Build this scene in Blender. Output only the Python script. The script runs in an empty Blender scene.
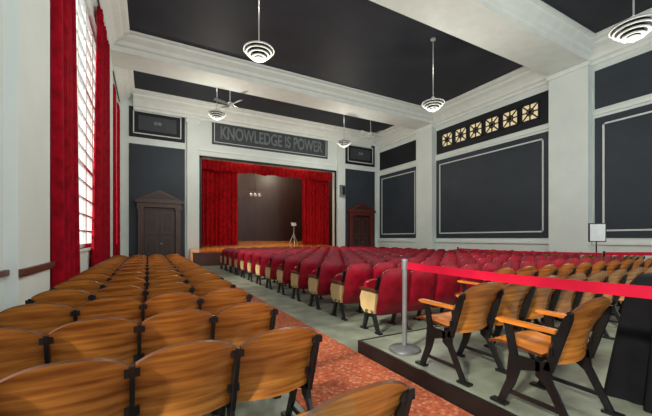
import bpy, math, random
from mathutils import Vector, Matrix
random.seed(4)
scene = bpy.context.scene
try:
    scene.view_settings.view_transform = 'Standard'
except Exception: pass

# ------------------------------------------------------------------ materials
def new_mat(name):
    m = bpy.data.materials.new(name); m.use_nodes = True
    nt = m.node_tree
    return m, nt, nt.nodes['Principled BSDF']

def mat(name, col, rough=0.6, metal=0.0, var=0.06, scale=4.0, bump=0.0, coat=0.0, stretch=(1,1,1), col2=None, detail=4, spec=0.5, emis=None, es=0.0):
    m, nt, b = new_mat(name)
    tc = nt.nodes.new('ShaderNodeTexCoord'); mp = nt.nodes.new('ShaderNodeMapping')
    mp.inputs['Scale'].default_value = stretch
    nz = nt.nodes.new('ShaderNodeTexNoise'); nz.inputs['Scale'].default_value = scale; nz.inputs['Detail'].default_value = detail
    rp = nt.nodes.new('ShaderNodeValToRGB')
    c2 = col2 if col2 else tuple(c*(1-2*var) for c in col)
    rp.color_ramp.elements[0].position = 0.3; rp.color_ramp.elements[1].position = 0.7
    rp.color_ramp.elements[0].color = (*c2, 1); rp.color_ramp.elements[1].color = (*[min(1, c*(1+var)) for c in col], 1)
    nt.links.new(tc.outputs['Object'], mp.inputs['Vector']); nt.links.new(mp.outputs['Vector'], nz.inputs['Vector'])
    nt.links.new(nz.outputs['Fac'], rp.inputs['Fac']); nt.links.new(rp.outputs['Color'], b.inputs['Base Color'])
    b.inputs['Roughness'].default_value = rough; b.inputs['Metallic'].default_value = metal
    b.inputs['Specular IOR Level'].default_value = spec
    if coat: b.inputs['Coat Weight'].default_value = coat; b.inputs['Coat Roughness'].default_value = 0.12
    if bump:
        bp = nt.nodes.new('ShaderNodeBump'); bp.inputs['Strength'].default_value = bump; bp.inputs['Distance'].default_value = 0.02
        nt.links.new(nz.outputs['Fac'], bp.inputs['Height']); nt.links.new(bp.outputs['Normal'], b.inputs['Normal'])
    if emis:
        b.inputs['Emission Color'].default_value = (*emis, 1); b.inputs['Emission Strength'].default_value = es
    return m

M_wall = mat('wall_plaster_white', (0.67, 0.74, 0.715), 0.7, var=0.03, scale=1.2)
M_trimw = mat('trim_white', (0.73, 0.78, 0.745), 0.55, var=0.03, scale=3)
M_ceil = mat('ceiling_slate', (0.021, 0.024, 0.034), 0.6, var=0.12, scale=1.0, spec=.3)
M_panel = mat('panel_slate', (0.030, 0.040, 0.052), 0.55, var=0.08, scale=1.0, spec=.3)
M_black = mat('panel_black', (0.011, 0.013, 0.017), 0.5, var=0.1, spec=.3)
M_line = mat('panel_moulding', (0.62, 0.66, 0.66), 0.6, var=0.03)
M_grey = mat('relief_grey', (0.155, 0.185, 0.195), 0.7, var=0.15, scale=7)
M_sign = mat('sign_field', (0.040, 0.048, 0.056), 0.6, var=0.1)
M_curt = mat('curtain_red_velvet', (0.29, 0.002, 0.012), 0.85, var=0.2, scale=6, spec=.1)
M_stcurt = mat('stage_curtain_red', (0.30, 0.003, 0.006), 0.85, var=0.2, scale=5, spec=.1)
M_wood = mat('seat_veneer', (0.62, 0.25, 0.045), 0.22, var=0.08, scale=2.4, stretch=(1.0, 5, 13), coat=0.7, col2=(0.25, 0.072, 0.011), detail=9)
M_woodd = mat('seat_veneer_edge', (0.10, 0.032, 0.010), 0.4, var=0.2, scale=6)
M_woodr = mat('seat_pan_orange', (0.75, 0.26, 0.04), 0.22, var=0.1, scale=3, stretch=(5, 1, 5), coat=0.5, col2=(0.50, 0.15, 0.022))
M_iron = mat('cast_iron', (0.010, 0.010, 0.011), 0.4, metal=0.2, var=0.2)
M_redseat = mat('seat_upholstery_red', (0.27, 0.003, 0.016), 0.38, var=0.22, scale=6, spec=.35, bump=.15)
M_redpipe = mat('seat_piping_dark_red', (0.10, 0.002, 0.008), 0.5, var=0.1)
M_cream = mat('seat_standard_cream', (0.62, 0.45, 0.22), 0.45, var=0.1, scale=5)
M_door = mat('door_dark_wood', (0.030, 0.014, 0.010), 0.45, var=0.2, scale=3, stretch=(6, 6, 1))
M_doorb = mat('door_brown_wood', (0.055, 0.022, 0.012), 0.4, var=0.2, scale=3, stretch=(6, 6, 1))
M_doorr = mat('door_red_wood', (0.12, 0.018, 0.014), 0.45, var=0.2, scale=3, stretch=(6, 6, 1))
M_stfloor = mat('stage_floor_wood', (0.80, 0.27, 0.05), 0.2, var=0.1, scale=3, stretch=(1, 9, 1), col2=(0.48, 0.13, 0.022), coat=.5)
M_brown = mat('stage_back_brown', (0.030, 0.011, 0.008), 0.4, var=0.15, scale=1.5, stretch=(3, 1, .5), spec=.4)
M_steel = mat('brushed_steel', (0.30, 0.31, 0.33), 0.4, metal=0.6, var=0.05)
M_darksteel = mat('stanchion_base', (0.14, 0.15, 0.16), 0.45, metal=0.5, var=0.1)
M_belt = mat('belt_red', (0.55, 0.005, 0.035), 0.6, var=0.08, spec=.2)
M_cloth = mat('tablecloth_black', (0.006, 0.006, 0.008), 0.9, var=0.2, spec=.15)
M_lampw = mat('lamp_enamel', (0.40, 0.42, 0.41), 0.4, var=0.03)
M_grille = mat('lit_frosted_glass', (0.6, 0.5, 0.32), 0.5, emis=(1.0, 0.82, 0.48), es=0.4)
M_rail = mat('rail_brown', (0.10, 0.030, 0.018), 0.4, var=0.1)
M_paper = mat('sign_white', (0.75, 0.78, 0.78), 0.6)

def carpet():
    m, nt, b = new_mat('carpet_red_pattern')
    tc = nt.nodes.new('ShaderNodeTexCoord')
    v = nt.nodes.new('ShaderNodeTexVoronoi'); v.inputs['Scale'].default_value = 19
    n = nt.nodes.new('ShaderNodeTexNoise'); n.inputs['Scale'].default_value = 40; n.inputs['Detail'].default_value = 4
    r = nt.nodes.new('ShaderNodeValToRGB')
    r.color_ramp.elements[0].position = 0.10; r.color_ramp.elements[0].color = (0.52, 0.25, 0.14, 1)
    r.color_ramp.elements[1].position = 0.48; r.color_ramp.elements[1].color = (0.40, 0.10, 0.050, 1)
    r2 = nt.nodes.new('ShaderNodeMixRGB'); r2.blend_type = 'MULTIPLY'; r2.inputs[0].default_value = 0.6
    nt.links.new(tc.outputs['Object'], v.inputs['Vector']); nt.links.new(tc.outputs['Object'], n.inputs['Vector'])
    nt.links.new(v.outputs['Distance'], r.inputs['Fac']); nt.links.new(r.outputs['Color'], r2.inputs[1])
    r3 = nt.nodes.new('ShaderNodeValToRGB'); r3.color_ramp.elements[0].position = .38; r3.color_ramp.elements[0].color = (.35, .30, .28, 1); r3.color_ramp.elements[1].position = .58
    nt.links.new(n.outputs['Fac'], r3.inputs['Fac']); nt.links.new(r3.outputs['Color'], r2.inputs[2])
    nt.links.new(r2.outputs['Color'], b.inputs['Base Color']); b.inputs['Roughness'].default_value = 0.95; b.inputs['Specular IOR Level'].default_value = .1
    return m
M_carpet = carpet()
M_floor = mat('floor_grey_green', (0.25, 0.285, 0.225), 0.45, var=0.1, scale=2.5, bump=0.1, col2=(0.10, 0.12, 0.095), detail=8)

# ------------------------------------------------------------------ mesh builder
class MB:
    def __init__(s): s.v = []; s.f = []; s.m = []; s.s = []; s.mats = []
    def mi(s, m):
        if m not in s.mats: s.mats.append(m)
        return s.mats.index(m)
    def add(s, vs, fs, m, smooth=False):
        o = len(s.v); s.v += [tuple(p) for p in vs]; k = s.mi(m)
        for f in fs: s.f.append([i+o for i in f]); s.m.append(k); s.s.append(smooth)
    def box(s, x0, x1, y0, y1, z0, z1, m):
        vs = [(x0,y0,z0),(x1,y0,z0),(x1,y1,z0),(x0,y1,z0),(x0,y0,z1),(x1,y0,z1),(x1,y1,z1),(x0,y1,z1)]
        s.add(vs, [(0,3,2,1),(4,5,6,7),(0,1,5,4),(1,2,6,5),(2,3,7,6),(3,0,4,7)], m)
    def cyl(s, p0, p1, r0, m, r1=None, n=12):
        r1 = r0 if r1 is None else r1
        p0 = Vector(p0); p1 = Vector(p1); d = (p1-p0).normalized()
        a = d.orthogonal().normalized(); b = d.cross(a)
        vs = []
        for p, r in ((p0, r0), (p1, r1)):
            for i in range(n):
                t = 2*math.pi*i/n; vs.append(p + a*(r*math.cos(t)) + b*(r*math.sin(t)))
        s.add(vs, [(i, (i+1)%n, n+(i+1)%n, n+i) for i in range(n)], m, True)
        s.add(vs[:n], [tuple(reversed(range(n)))], m); s.add(vs[n:], [tuple(range(n))], m)
    def lathe(s, prof, cx, cy, m, n=28, smooth=True):
        vs = []
        for r, z in prof:
            for i in range(n):
                t = 2*math.pi*i/n; vs.append((cx+r*math.cos(t), cy+r*math.sin(t), z))
        fs = []
        for j in range(len(prof)-1):
            for i in range(n):
                fs.append((j*n+i, j*n+(i+1)%n, (j+1)*n+(i+1)%n, (j+1)*n+i))
        s.add(vs, fs, m, smooth)
    def prism(s, pts, d, m):           # pts: 3-D polygon, d: extrusion vector
        n = len(pts); d = Vector(d); vs = [Vector(p) for p in pts]; vs2 = [p+d for p in vs]
        s.add(vs+vs2, [tuple(reversed(range(n))), tuple(range(n, 2*n))] + [(i, (i+1)%n, n+(i+1)%n, n+i) for i in range(n)], m)
    def sheet(s, fn, nu, nv, th, m, me=None):   # thick curved sheet
        me = me or m; P = [[Vector(fn(i/nu, j/nv)) for j in range(nv+1)] for i in range(nu+1)]
        Q = []
        e = 1e-3
        for i in range(nu+1):
            row = []
            for j in range(nv+1):
                u, v = i/nu, j/nv
                du = Vector(fn(min(1, u+e), v)) - Vector(fn(max(0, u-e), v)); dv = Vector(fn(u, min(1, v+e))) - Vector(fn(u, max(0, v-e)))
                nn = du.cross(dv)
                nn = nn.normalized() if nn.length > 1e-12 else Vector((0, 1, 0))
                row.append(P[i][j] + nn*th)
            Q.append(row)
        idx = lambda i, j: i*(nv+1)+j
        fa = [(idx(i,j), idx(i,j+1), idx(i+1,j+1), idx(i+1,j)) for i in range(nu) for j in range(nv)]
        fb = [tuple(reversed(q)) for q in fa]
        s.add([p for r in P for p in r], fa, m, True); s.add([p for r in Q for p in r], fb, m, True)
        ring = [(i,0) for i in range(nu)] + [(nu,j) for j in range(nv)] + [(i,nv) for i in range(nu,0,-1)] + [(0,j) for j in range(nv,0,-1)]
        k = len(ring)
        vs = [P[i][j] for i, j in ring] + [Q[i][j] for i, j in ring]
        s.add(vs, [(i, (i+1)%k, k+(i+1)%k, k+i) for i in range(k)], me, False)
    def mesh(s, name):
        me = bpy.data.meshes.new(name); me.from_pydata(s.v, [], s.f)
        for m in s.mats: me.materials.append(m)
        me.polygons.foreach_set('material_index', s.m); me.polygons.foreach_set('use_smooth', s.s)
        me.update(); return me
    def obj(s, name, loc=(0,0,0), rz=0.0, parent=None):
        o = bpy.data.objects.new(name, s.mesh(name)); scene.collection.objects.link(o)
        o.location = loc; o.rotation_euler = (0, 0, rz)
        if parent: o.parent = parent
        return o
def inst(o, name, loc, rz=0.0):
    n = bpy.data.objects.new(name, o.data); scene.collection.objects.link(n); n.location = loc; n.rotation_euler = (0,0,rz); return n

XL, XR, YD, YB = -1.35, 15.0, 19.5, -3.5
ZC = 8.8; CX = 6.95

# ------------------------------------------------------------------ floor
b = MB(); b.box(XL-.3, XR+.3, YB, 24.3, -0.2, 0, M_floor); b.obj('floor')
b = MB(); b.box(1.12, 2.24, YB, 17.0, 0.0, 0.012, M_carpet); b.obj('aisle_carpet')
b = MB(); b.box(2.28, XR-.4, YB, 3.30, 0.0, 0.15, M_floor); b.box(2.25, 2.28, YB, 3.33, 0.0, 0.155, M_iron); b.box(2.28, XR-.4, 3.30, 3.33, 0.0, 0.155, M_iron); b.obj('floor_platform')

# ------------------------------------------------------------------ left wall with windows
WZ0, WZ1 = 1.15, 7.7
bays = [(-1.6, 3.1), (6.35, 13.4), (15.9, 18.3)]
b = MB(); y = YB
for (a, c) in bays:
    b.box(XL-.35, XL, y, a, 0, ZC, M_wall)
    b.box(XL-.35, XL, a, c, 0, WZ0, M_wall); b.box(XL-.35, XL, a, c, WZ1, ZC, M_wall); y = c
b.box(XL-.35, XL, y, YD+.3, 0, ZC, M_wall)
b.obj('wall_left')
b = MB(); b.box(XL, XL+.12, 4.7, 6.0, 0, 8.1, M_wall); b.box(XL, XL+.15, 4.66, 6.04, 0, .25, M_trimw); b.obj('trim_1')
b = MB(); b.box(XL, XL+.14, 14.0, 15.3, 0, 8.1, M_wall); b.obj('trim_2')
b = MB(); b.box(XL, XL+.05, 3.15, 4.70, 1.0, 1.06, M_rail); b.box(XL+.12, XL+.17, 4.7, 6.04, 1.0, 1.06, M_rail); b.box(XL+.12, XL+.15, 4.7, 6.04, .97, 1.0, M_rail); b.obj('trim_3')
for k, (a, c) in enumerate(bays):
    b = MB(); x0, x1 = XL-.22, XL-.14
    b.box(x0-.02, x1+.02, a, a+.09, WZ0, WZ1, M_trimw); b.box(x0-.02, x1+.02, c-.09, c, WZ0, WZ1, M_trimw)
    b.box(x0-.02, x1+.02, a, c, WZ0, WZ0+.1, M_trimw); b.box(x0-.02, x1+.02, a, c, WZ1-.1, WZ1, M_trimw)
    n = max(2, round((c-a)/1.2))
    for i in range(1, n): 
        yy = a+(c-a)*i/n; b.box(x0, x1, yy-.05, yy+.05, WZ0, WZ1, M_trimw)
    for i in range(n*2):
        yy = a+(c-a)*(i+.5)/(n*2); b.box(x0+.02, x1-.02, yy-.015, yy+.015, WZ0, WZ1, M_trimw)
    for i in range(1, 15):
        zz = WZ0+(WZ1-WZ0)*i/15; t = .05 if i in (5, 10) else .024
        b.box(x0+.01, x1-.01, a, c, zz-t, zz+t, M_trimw)
    b.box(XL-.14, XL+.04, a-.05, c+.05, WZ0-.06, WZ0, M_trimw)
    b.obj('window_%d' % (k+1))

def curtain(name, p0, p1, z0, z1, folds, amp, m, gather=None, wave_bot=None):
    P0 = Vector((p0[0], p0[1], 0)); P1 = Vector((p1[0], p1[1], 0)); L = P1-P0; N = Vector((-L.y, L.x, 0)).normalized()
    def fn(u, v):
        uu = u
        if gather: uu = gather(u, v)
        p = P0 + L*uu
        a = amp*(.75+.25*math.sin(u*17.3))*(0.7+0.3*(1-v))
        p = p + N*(a*math.sin(2*math.pi*folds*u + .5*math.sin(5*u+2*v)))
        zb = z0 + (wave_bot(u) if wave_bot else 0)
        return (p.x, p.y, zb + (z1-zb)*v)
    b = MB(); b.sheet(fn, int(folds*10), 10, .012, m); return b.obj(name)
xc = XL+.13
curtain('window_curtain', (xc, 6.12), (xc, 8.0), .08, 8.0, 7, .095, M_curt, gather=lambda u, v: u*(1-.35*v))
curtain('window_curtain', (xc, 10.2), (xc, 13.8), .08, 8.0, 12, .095, M_curt, gather=lambda u, v: 1-(1-u)*(1-.3*v))
curtain('window_curtain', (xc, 15.6), (xc, 16.5), .08, 7.6, 4, .06, M_curt)
curtain('window_curtain', (xc, 17.7), (xc, 18.7), .08, 7.6, 4, .06, M_curt)
b = MB()
for a, c in ((6.1, 13.85), (15.5, 18.8)): b.cyl((xc, a, 8.03), (xc, c, 8.03), .025, M_iron)
b.obj('curtain_rod')

# ------------------------------------------------------------------ right wall
b = MB(); b.box(XR, XR+.3, YB, YD+.3, 0, ZC, M_wall); b.obj('wall_right')
for i, (a, c) in enumerate(((14.0, 15.3), (6.2, 7.6))):
    b = MB(); b.box(XR-.3, XR, a, c, 0, 8.15, M_wall); b.box(XR-.36, XR, a-.05, c+.05, 0, .3, M_trimw); b.box(XR-.36, XR, a-.05, c+.05, 7.95, 8.12, M_trimw)
    b.obj('trim_%d' % (4+i))
def rpanel(name, y0, y1, z0, z1, m, line=None, outer=.0):
    b = MB(); b.box(XR-.03, XR, y0, y1, z0, z1, m)
    if line is not None:
        i = line; w = .06
        for (a, c, d, e) in ((y0+i, y1-i, z0+i, z0+i+w), (y0+i, y1-i, z1-i-w, z1-i), (y0+i, y0+i+w, z0+i, z1-i), (y1-i-w, y1-i, z0+i, z1-i)):
            b.box(XR-.06, XR-.03, a, c, d, e, M_line)
    return b.obj(name)
rpanel('wall_panel', 15.4, 19.3, 1.4, 5.95, M_panel, .25)
rpanel('wall_panel', 7.68, 13.92, 1.4, 5.95, M_panel, .25)
rpanel('wall_panel', -2.5, 6.1, 1.4, 5.95, M_panel, .25)
rpanel('wall_panel', 15.4, 19.3, 6.35, 7.65, M_black)
rpanel('wall_panel', -2.5, 6.1, 6.3, 7.75, M_panel)
b = MB(); b.box(XR-.03, XR, 7.7, 13.9, 6.3, 7.7, M_black)
for i in range(6):
    c = 8.5 + i*.92; h = .37; zc = 7.0; x = XR-.03
    b.box(x-.01, x, c-h, c+h, zc-h, zc+h, M_grille)
    X0, X1 = x-.035, x-.01
    for s in (-1, 1):
        b.box(X0, X1, c+s*h-.03, c+s*h+.03, zc-h-.03, zc+h+.03, M_black); b.box(X0, X1, c-h, c+h, zc+s*h-.03, zc+s*h+.03, M_black)
    for an in (0, 45, 90, 135):
        t = math.radians(an); L = h*(1.35 if an % 90 else 1.0); w = .028
        dy, dz = math.cos(t), math.sin(t)
        b.prism([(X0, c-dy*L-dz*w, zc-dz*L+dy*w), (X0, c-dy*L+dz*w, zc-dz*L-dy*w), (X0, c+dy*L+dz*w, zc+dz*L-dy*w), (X0, c+dy*L-dz*w, zc+dz*L+dy*w)], (.02, 0, 0), M_black)
    n = 20
    for k in range(n):
        t0, t1 = 2*math.pi*k/n, 2*math.pi*(k+1)/n; r0, r1 = .12, .17
        b.prism([(X0, c+r0*math.cos(t0), zc+r0*math.sin(t0)), (X0, c+r1*math.cos(t0), zc+r1*math.sin(t0)), (X0, c+r1*math.cos(t1), zc+r1*math.sin(t1)), (X0, c+r0*math.cos(t1), zc+r0*math.sin(t1))], (.02, 0, 0), M_black)
b.obj('grille_window_band')
b = MB()
for a, c in ((15.35, 19.4), (7.65, 13.95), (YB, 6.15)):
    b.box(XR-.07, XR, a, c, 6.06, 6.18, M_trimw); b.box(XR-.08, XR, a, c, 1.15, 1.27, M_trimw); b.box(XR-.05, XR, a, c, 0, .25, M_trimw)
b.obj('trim_6')

# ------------------------------------------------------------------ ceiling, beams, cornices
b = MB(); b.box(XL-.3, XR+.3, YB, YD+.3, ZC, ZC+.2, M_ceil); b.obj('ceiling')
PROF = [(0, 7.98), (.08, 8.0), (.10, 8.12), (.18, 8.16), (.24, 8.28), (.38, 8.44), (.56, 8.54), (.58, 8.62), (.72, 8.66), (.78, 8.70), (.78, ZC-.001), (0, ZC-.001)]
def crown(name, kind, pos, a0, a1, sgn, cut=0.0, sc=1.0):
    b = MB()
    if kind == 'x': b.prism([(pos+sgn*p*sc, a0, z) for p, z in PROF], (0, a1-a0, 0), M_trimw)
    else: b.prism([(a0, pos+sgn*p*sc, z) for p, z in PROF], (a1-a0, 0, 0), M_trimw)
    b.obj(name)
crown('cornice_left', 'x', XL, YB, YD, 1); crown('cornice_right', 'x', XR, YB, YD, -1); crown('cornice_front', 'y', YD, XL+.7, XR-.7, -1)
for i, (a, c) in enumerate(((14.0, 15.3), (6.2, 7.6), (-1.6, -.2))):
    b = MB(); x = XL+.002
    P = [(a, 8.15), (a, 8.34), (a-.10, 8.38), (a-.14, 8.5), (a-.30, 8.62), (a-.32, 8.70), (a-.42, 8.72), (a-.42, ZC-.002)]
    P = P + [(a+c-p, z) for p, z in reversed(P)]
    b.prism([(x, p, z) for p, z in P], (XR-XL-.004, 0, 0), M_trimw)
    b.obj('ceiling_beam')

# ------------------------------------------------------------------ stage wall
SX0, SX1, SZ1 = 2.65, 11.25, 5.9
b = MB(); Y0, Y1 = YD, YD+.3
b.box(XL-.3, SX0, Y0, Y1, 0, ZC, M_wall); b.box(SX1, XR+.3, Y0, Y1, 0, ZC, M_wall); b.box(SX0, SX1, Y0, Y1, SZ1, ZC, M_wall)
b.obj('wall_front')
b = MB()
for x0, x1 in ((1.88, 2.48), (11.42, 12.02)):
    b.box(x0, x1, YD-.16, YD, 0, 8.0, M_wall); b.box(x0-.05, x1+.05, YD-.2, YD, 0, .3, M_trimw); b.box(x0-.05, x1+.05, YD-.2, YD, 7.7, 7.9, M_trimw)
b.obj('trim_7')
b = MB(); w = .12
b.box(SX0-w, SX0, YD-.06, YD, 0, SZ1+w, M_black); b.box(SX1, SX1+w, YD-.06, YD, 0, SZ1+w, M_black); b.box(SX0-w, SX1+w, YD-.06, YD, SZ1, SZ1+w, M_black)
b.box(2.5, 11.4, YD-.08, YD, 6.3, 6.42, M_trimw)
b.obj('proscenium_frame')
def fpanel(b, x0, x1, z0, z1, m, line=None, w=.06):
    b.box(x0, x1, YD-.03, YD, z0, z1, m)
    if line is not None:
        i = line
        for (a, c, d, e) in ((x0+i, x1-i, z0+i, z0+i+w), (x0+i, x1-i, z1-i-w, z1-i), (x0+i, x0+i+w, z0+i, z1-i), (x1-i-w, x1-i, z0+i, z1-i)):
            b.box(a, c, YD-.06, YD-.03, d, e, M_line)
for x0, x1 in ((-.85, 1.78), (12.12, 14.65)):
    b = MB(); fpanel(b, x0, x1, .0, 6.25, M_panel); b.obj('wall_panel')
    b = MB(); fpanel(b, x0, x1, 6.6, 8.15, M_black, .18, .05)
    b.box(x0+.42, x1-.42, YD-.05, YD-.03, 7.0, 7.75, M_sign)
    cx = (x0+x1)/2
    for s in (-1, 1):
        for k in range(4):
            b.cyl((cx+s*(.10+.15*k), YD-.06, 7.37+.05*math.cos(k*3.1)), (cx+s*(.10+.15*k), YD-.05, 7.37+.05*math.cos(k*3.1)), .10, M_grey if k == 0 else M_sign, n=10)
    b.obj('wall_panel')
b = MB(); fpanel(b, 3.2, 10.7, 6.75, 8.15, M_sign, .12, .03); sign = b.obj('inscription_sign')
cu = bpy.data.curves.new('inscription', 'FONT'); cu.body = 'KNOWLEDGE IS POWER'; cu.align_x = 'CENTER'; cu.align_y = 'CENTER'; cu.size = .62; cu.extrude = .02; cu.offset = .012
to = bpy.data.objects.new('tmp_text', cu); scene.collection.objects.link(to); bpy.context.view_layer.update()
me = bpy.data.meshes.new_from_object(to.evaluated_get(bpy.context.evaluated_depsgraph_get())); bpy.data.objects.remove(to)
me.materials.clear(); me.materials.append(M_grey)
t = bpy.data.objects.new('inscription_letters', me); scene.collection.objects.link(t); t.rotation_euler = (math.pi/2, 0, 0); t.location = (6.95, YD-.05, 7.44); t.scale = (.97, 1.6, 1); t.parent = sign

# doors
def door(name, cx, m):
    b = MB(); y = YD-.03; W = 1.0
    b.box(cx-W+.2, cx+W-.2, y-.06, y, 0, 3.0, M_door)
    for s in (-1, 1):
        xa, xb = (cx+s*W, cx+s*(W-.24)); x0, x1 = min(xa, xb), max(xa, xb)
        b.box(x0, x1, y-.22, y, 0, 3.0, m); b.box(x0-.04, x1+.04, y-.26, y, 0, .3, m); b.box(x0-.04, x1+.04, y-.26, y, 2.88, 3.0, m)
        for k in range(2):
            px0 = cx + (s*.37) - .28; zz = .3 + k*1.35
            b.box(px0, px0+.56, y-.08, y-.06, zz, zz+1.15, m); b.box(px0+.07, px0+.49, y-.1, y-.08, zz+.08, zz+1.07, M_door)
    b.box(cx-W-.05, cx+W+.05, y-.26, y, 3.0, 3.22, m); b.box(cx-W-.14, cx+W+.14, y-.36, y, 3.22, 3.34, m)
    b.prism([(cx-W-.14, y-.34, 3.34), (cx+W+.14, y-.34, 3.34), (cx, y-.34, 3.92)], (0, .34, 0), m)
    b.prism([(cx-W+.15, y-.355, 3.42), (cx+W-.15, y-.355, 3.42), (cx, y-.355, 3.78)], (0, .015, 0), M_door)
    b.cyl((cx+.07, y-.16, 1.1), (cx+.07, y-.08, 1.1), .035, M_steel)
    b.obj(name)
door('door_1', .55, M_doorb); door('door_2', 13.35, M_doorr)

# stage
b = MB()
b.prism([(2.0, 17.4, 0), (2.0, 17.4, .66), (2.0, 19.28, .82), (2.0, 19.28, 0)], (9.8, 0, 0), M_stfloor)
b.prism([(SX0, 19.28, 0), (SX0, 19.28, .82), (SX0, 23.5, 1.18), (SX0, 23.5, 0)], (SX1-SX0, 0, 0), M_stfloor)
b.box(1.96, 11.84, 17.36, 17.4, 0, .60, M_rail); b.box(1.94, 11.86, 17.32, 17.4, .60, .67, M_rail)
b.obj('stage')
b = MB(); b.box(SX0-1, SX1+1, 23.6, 23.8, 0, 7, M_brown)
for i in (1, 3, 5): b.box(SX0+i*1.43-.02, SX0+i*1.43+.02, 23.58, 23.6, 1.2, 6.4, M_door)
b.obj('wall_stage_back')
b = MB(); b.box(SX0-.9, SX0-.7, 19.8, 23.6, 0, 7, M_brown); b.box(SX1+.7, SX1+.9, 19.8, 23.6, 0, 7, M_brown); b.box(SX0-1, SX1+1, 19.8, 23.8, 7, 7.2, M_ceil); b.obj('wall_stage_sides')
curtain('stage_curtain', (SX0+.02, 20.3), (4.85, 20.3), .95, 5.95, 9, .11, M_stcurt)
curtain('stage_curtain', (9.2, 20.3), (SX1-.02, 20.3), .95, 5.95, 9, .11, M_stcurt)
curtain('stage_valance', (SX0+.02, 19.95), (SX1-.02, 19.95), 5.35, 6.0, 34, .07, M_stcurt, wave_bot=lambda u: .04*math.sin(u*40))
b = MB()
for s in (-.3, 0, .3):
    b.cyl((6.6+s, 22.6, 4.5), (6.6+s, 22.45, 4.38), .07, M_paper, .1, 12); b.cyl((6.6+s, 22.6, 4.5), (6.6+s, 22.6, 4.8), .012, M_iron)
b.cyl((6.1, 22.6, 4.8), (7.1, 22.6, 4.8), .02, M_iron); b.cyl((6.6, 22.6, 4.8), (6.6, 22.6, 7.0), .015, M_iron); b.obj('stage_spotlights')
b = MB()   # tripod stand
for k in range(3):
    a = k*2.094+.3; b.cyl((9.0+.32*math.cos(a), 21.3+.32*math.sin(a), 1.02+.03*math.sin(a)), (9.0, 21.3, 1.75), .02, M_lampw, n=8)
b.cyl((9.0, 21.3, 1.4), (9.0, 21.3, 2.35), .022, M_lampw)
b.prism([(8.82, 21.25, 2.25), (9.18, 21.25, 2.25), (9.18, 21.38, 2.48), (8.82, 21.38, 2.48)], (0, .02, 0), M_lampw)
b.obj('music_stand')
b = MB(); b.prism([(11.55, YD-.16, 4.3), (11.9, YD-.16, 4.3), (11.86, YD-.45, 4.25), (11.59, YD-.45, 4.25)], (0, 0, .75), M_grey); b.box(11.62, 11.83, YD-.46, YD-.45, 4.35, 4.92, M_black); b.obj('loudspeaker')

# ------------------------------------------------------------------ pendant lamps / fans
def lamp(x, y, z):
    b = MB()
    b.cyl((x, y, ZC-.06), (x, y, ZC), .09, M_lampw); b.cyl((x, y, z+.16), (x, y, ZC-.06), .016, M_lampw)
    b.lathe([(.03, z+.34), (.08, z+.30), (.09, z+.18), (.16, z+.15)], x, y, M_lampw)
    for k, (r, zz) in enumerate(((.42, .10), (.36, .03), (.29, -.04), (.21, -.11))):
        b.lathe([(r-.13, z+zz+.06), (r-.01, z+zz+.02), (r, z+zz-.02), (r-.02, z+zz-.02), (r-.12, z+zz+.03)], x, y, M_lampw)
        b.lathe([(r-.13, z+zz+.03), (r-.13, z+zz-.06)], x, y, M_black)
    b.lathe([(.12, z-.13), (.10, z-.18), (.05, z-.21), (0.001, z-.22)], x, y, M_lampw)
    for k in range(3):
        t = k*2.1; b.cyl((x+.38*math.cos(t), y+.38*math.sin(t), z+.10), (x+.1*math.cos(t), y+.1*math.sin(t), z+.3), .008, M_lampw, n=6)
    o = b.obj('pendant_lamp')
    return o
LP = [(2.65, 8.7, 6.4), (9.3, 8.8, 6.3), (9.2, 3.05, 5.85), (2.65, 3.05, 6.0), (2.85, 16.0, 7.15), (9.8, 15.9, 6.75)]
for i, p in enumerate(LP):
    lamp(*p)
    for dz, e in ((-1.0, 190), (1.3, 22)):
        L = bpy.data.lights.new('lamp_light', 'POINT'); L.energy = e; L.color = (1, .94, .82); L.shadow_soft_size = .2
        lo = bpy.data.objects.new('pendant_lamp_light', L); lo.location = (p[0], p[1], p[2]+dz); scene.collection.objects.link(lo)
def fan(x, y, z, a0):
    b = MB(); b.cyl((x, y, z), (x, y, ZC), .02, M_lampw); b.cyl((x, y, ZC-.1), (x, y, ZC), .09, M_lampw)
    b.lathe([(.001, z+.14), (.1, z+.12), (.16, z+.05), (.16, z-.05), (.08, z-.12), (.001, z-.14)], x, y, M_lampw)
    for k in range(4):
        t = a0+k*math.pi/2; c, s = math.cos(t), math.sin(t)
        f = lambda r, w, dz: (x+r*c-w*s, y+r*s+w*c, z+dz)
        b.prism([f(.14, -.02, 0), f(.3, -.07, -.02), f(.85, -.08, -.02), f(.85, .08, .03), f(.3, .07, .03), f(.14, .02, 0)], (0, 0, .015), M_lampw)
    b.obj('ceiling_fan')
fan(3.45, 15.95, 7.75, .4); fan(11.7, 15.95, 7.6, .2)

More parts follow.
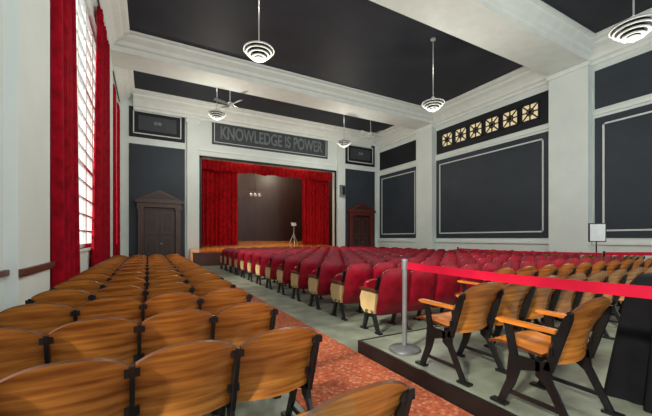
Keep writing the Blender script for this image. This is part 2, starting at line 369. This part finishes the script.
# ------------------------------------------------------------------ seats
def wood_row(n, w=.535, arms=True):
    b = MB()
    for i in range(n):
        x0 = i*w
        def back(u, v, x0=x0):
            s = 2*u-1
            ztop = .785 + .075*(1-abs(s)**2.4); zb = .40 - .015*(1-s*s)
            z = zb + (ztop-zb)*v
            y = -.01 - .15*v**1.3 - .05*(1-s*s) + .02*math.sin(math.pi*v)
            return (x0+.014+(w-.028)*u, y, z)
        b.sheet(back, 14, 8, .016, M_wood, M_woodd)
        def pan(u, v, x0=x0):
            s = 2*u-1
            return (x0+.03+(w-.06)*u, .03+.40*v, .425 + .03*v - .03*max(0, v-.8)/.2 - .02*math.sin(math.pi*v)*(1-s*s))
        b.sheet(pan, 8, 8, .02, M_woodr, M_woodd)
        b.box(x0+.03, x0+w-.03, .05, .07, .385, .42, M_iron)
    for i in range(n+1):
        x = i*w; t = .012
        for pts in ([(-.20, 0), (-.15, 0), (-.01, .26), (.05, .30), (.05, .40), (-.04, .42), (-.05, .30)],
                    [(.29, 0), (.34, 0), (.26, .20), (.24, .40), (.02, .40), (.02, .34), (.16, .30), (.20, .18)],
                    [(-.06, .36), (.0, .36), (-.115, .72), (-.15, .77), (-.178, .77), (-.165, .70)]):
            b.prism([(x-t, a, c) for a, c in pts], (2*t, 0, 0), M_iron)
        b.box(x-.03, x+.03, -.24, -.12, 0, .02, M_iron); b.box(x-.03, x+.03, .26, .38, 0, .02, M_iron)
        b.box(x-.008, x+.008, -.12, .26, .10, .13, M_iron)
        for z in (.50, .735):
            yb = -.02-.15*((z-.4)/.4)**1.3
            b.box(x-.035, x+.035, yb-.024, yb-.006, z-.022, z+.022, M_iron)
        if arms:
            b.prism([(x-.01, .18, .40), (x-.01, .24, .40), (x-.01, .28, .62), (x-.01, .22, .62)], (.02, 0, 0), M_iron)
            b.prism([(x-.028, -.08, .62), (x-.028, .30, .62), (x-.028, .34, .635), (x-.028, .32, .65), (x-.028, -.08, .645)], (.056, 0, 0), M_woodr)
            b.box(x-.01, x+.01, -.09, -.05, .56, .63, M_iron)
    return b

WL = .525
left = wood_row(4, WL, arms=False)
first = None
for r in range(14):
    y = 1.08 + .872*r; rz = math.radians(2.5); xr = .96+.014*min(r, 5)
    loc = (xr - 4*WL*math.cos(rz), y+.13 - 4*WL*math.sin(rz), 0)
    if first is None: first = left.obj('wooden_theater_seat_row', loc, rz)
    else: inst(first, 'wooden_theater_seat_row', loc, rz)
W = .53
wood_row(16, W).obj('wooden_theater_seat_row', (2.38, 2.08, .15))
wood_row(12, W).obj('wooden_theater_seat_row', (3.9, 2.88, .15))
wood_row(1, W).obj('wooden_theater_seat_row', (2.36, 1.25, .15))
rr = wood_row(4, W).obj('wooden_theater_seat_row', (12.4, 2.12, .15))
inst(rr, 'wooden_theater_seat_row', (12.4, 2.88, .15))
for r in range(9): inst(rr, 'wooden_theater_seat_row', (12.75, 3.9+.9*r, 0))

def red_row(n, w=.555):
    b = MB()
    for i in range(n):
        x0 = i*w
        def back(u, v, x0=x0, off=0.0):
            s = 2*u-1
            zt = .95 - .07*abs(s)**4; zb = .28
            z = zb+(zt-zb)*v
            half = (w/2-.02)*(1-.05*v**6)
            return (x0+w/2+s*half, .0-.15*v-.055*(1-s**4)*min(1, 4*(1-v)+.2)*min(1, 5*v+.1)-.02*math.sin(math.pi*v), z)
        b.sheet(back, 14, 10, .06, M_redseat, M_redpipe)
        def pad(u, v, x0=x0):
            s = 2*u-1
            return (x0+w/2+s*(w/2-.04), .16+.06*v+.03*(1-abs(s)**3)*math.sin(math.pi*v), .38+.36*v-.03*abs(s)**4*v)
        b.sheet(pad, 8, 6, -.09, M_redseat, M_redseat)
        b.sheet(lambda u, v, x0=x0: (x0+.06+(w-.12)*u, .185+.06*v+.035*math.sin(math.pi*v), .39+.33*v), 6, 5, .015, M_cream, M_cream)
    for i in range(n+1):
        x = i*w; end = i in (0, n); t = .022 if end else .014
        m = M_cream if end else M_iron
        for a, c in ((-.14, -.02), (.22, .1)):
            b.prism([(x-t, a, 0), (x-t, a+.05, 0), (x-t, c+.08, .32), (x-t, c, .32)], (2*t, 0, 0), M_iron)
        b.box(x-.03, x+.03, -.18, -.06, 0, .02, M_iron); b.box(x-.03, x+.03, .18, .32, 0, .02, M_iron)
        b.prism([(x-t, -.04, .28), (x-t, .20, .26), (x-t, .30, .34), (x-t, .33, .48), (x-t, .28, .585), (x-t, -.08, .585)], (2*t, 0, 0), m)
        b.prism([(x-t, -.07, .58), (x-t, -.02, .58), (x-t, -.11, .84), (x-t, -.15, .84)], (2*t, 0, 0), M_iron)
        b.prism([(x-.032, -.10, .60), (x-.032, .30, .60), (x-.032, .34, .615), (x-.032, .31, .64), (x-.032, -.10, .635)], (.064, 0, 0), M_woodd)
    return b
r0 = red_row(14).obj('red_upholstered_seat_row', (2.95, 3.95, 0))
for r in range(1, 13): inst(r0, 'red_upholstered_seat_row', (2.95, 3.95+.95*r, 0))

# ------------------------------------------------------------------ stanchions and belts
def stanchion(b, x, y, z, m=M_steel, mb=M_darksteel):
    b.lathe([(.175, z), (.175, z+.015), (.16, z+.03), (.06, z+.045), (.035, z+.06)], x, y, mb, n=32)
    b.cyl((x, y, z+.04), (x, y, z+.93), .027, m, n=16); b.cyl((x, y, z+.90), (x, y, z+1.0), .034, m, n=16); b.lathe([(.034, z+1.0), (.028, z+1.015), (.001, z+1.02)], x, y, m, 16)
b = MB(); stanchion(b, 2.52, 2.80, .15); s1 = b.obj('stanchion')
b = MB(); stanchion(b, 2.60, .25, .15); b.obj('stanchion')
b = MB()
def belt(u, v): return (2.535+.06*u, 2.765-2.48*u, 1.055+.075*v-.02*math.sin(math.pi*u))
b.sheet(belt, 12, 1, .004, M_belt); b.obj('barrier_belt')
b = MB(); stanchion(b, 11.6, 4.5, .0, M_iron, M_iron); b.obj('stanchion')
b = MB(); stanchion(b, 11.6, .8, .15, M_iron, M_iron); b.obj('stanchion')
b = MB(); b.sheet(lambda u, v: (11.56, 4.46-3.62*u, .90+.15*u+.09*v), 6, 1, .004, M_belt); b.obj('barrier_belt')
b = MB(); b.sheet(lambda u, v: (11.56, 4.54+5.02*u, .90+.07*v-.03*math.sin(math.pi*u)), 8, 1, .004, M_belt); b.obj('barrier_belt')
b = MB(); stanchion(b, 11.6, 9.6, .0, M_iron, M_iron); b.obj('stanchion')
b = MB(); b.lathe([(.2, 0), (.2, .02), (.04, .04)], 12.0, 4.85, M_iron); b.cyl((12.0, 4.85, .03), (12.0, 4.85, 1.3), .018, M_iron)
b.prism([(11.78, 4.95, 1.28), (12.15, 4.66, 1.28), (12.17, 4.69, 1.28), (11.80, 4.98, 1.28)], (0, 0, .57), M_iron)
b.prism([(11.80, 4.93, 1.31), (12.12, 4.68, 1.31), (12.115, 4.67, 1.31), (11.795, 4.92, 1.31)], (0, 0, .51), M_paper); b.obj('sign_stand')

# ------------------------------------------------------------------ table with black cloth (rounded, folded drape)
b = MB(); tx0, tx1, ty0, ty1, tz = 3.26, 4.6, .2, 1.14, 1.12
def rrect(t, off, r=.10):
    hx, hy = (tx1-tx0)/2, (ty1-ty0)/2; cx, cy = (tx0+tx1)/2, (ty0+ty1)/2
    a = 2*math.pi*t; c, s = math.cos(a), math.sin(a); n = 7.0
    k = (abs(c)**n+abs(s)**n)**(-1/n)
    return cx+(hx+off)*c*k, cy+(hy+off)*s*k
def drape(u, v):
    if v > .85:
        q = (v-.85)/.15; x, y = rrect(u, -.45*q*.9); z = tz - .02*(1-q)**2
        return (x, y, z)
    f = 1-v/.85
    off = .01+.07*f + (.055*f**.7)*math.sin(2*math.pi*17*u + 1.2*math.sin(9*u)) + .02*f*math.sin(2*math.pi*41*u)
    x, y = rrect(u, off); return (x, y, tz-.02 - (tz-.02-.155)*f)
b.sheet(drape, 200, 14, .004, M_cloth)
b.box(tx0+.3, tx1-.3, ty0+.2, ty1-.2, tz-.03, tz-.004, M_cloth)
b.obj('draped_table')

# ------------------------------------------------------------------ lights
w = bpy.data.worlds.new('sky'); scene.world = w; w.use_nodes = True
bg = w.node_tree.nodes['Background']; bg.inputs['Color'].default_value = (0.92, 0.97, 1.0, 1); bg.inputs['Strength'].default_value = 1.45
S = bpy.data.lights.new('sun', 'SUN'); S.energy = 6.0; S.angle = math.radians(4); S.color = (1, .92, .76)
so = bpy.data.objects.new('sun', S); so.rotation_euler = Vector((1, .40, -.62)).to_track_quat('-Z', 'Y').to_euler(); so.location = (-8, 4, 12); scene.collection.objects.link(so)
for x, e in ((5.2, 300), (8.8, 300)):
    L = bpy.data.lights.new('stage_light', 'POINT'); L.energy = e; L.color = (1, .86, .66); L.shadow_soft_size = .25
    lo = bpy.data.objects.new('stage_light', L); lo.location = (x, 20.8, 6.4); scene.collection.objects.link(lo)
for x in (3.6, 10.3):  # added fill spots without a fixture, to brighten the stage floor and curtains
    L = bpy.data.lights.new('stage_fill_spot', 'SPOT'); L.energy = 600; L.color = (1, .88, .7); L.spot_size = math.radians(45); L.spot_blend = .8; L.shadow_soft_size = .15
    lo = bpy.data.objects.new('stage_fill_spot', L); lo.location = (x, 15.9, 8.0); lo.rotation_euler = (Vector((x*.6+2.8, 19.4, 1.6))-Vector(lo.location)).to_track_quat('-Z', 'Y').to_euler(); scene.collection.objects.link(lo)

# ------------------------------------------------------------------ camera
cam = bpy.data.cameras.new('camera'); co = bpy.data.objects.new('camera', cam); scene.collection.objects.link(co)
cam.sensor_width = 36; cam.lens = 328/652*36; cam.shift_y = 30/652; cam.clip_start = .05
co.location = (0, 0, 1.4); co.rotation_euler = (math.pi/2, 0, -math.radians(28.5))
scene.camera = co
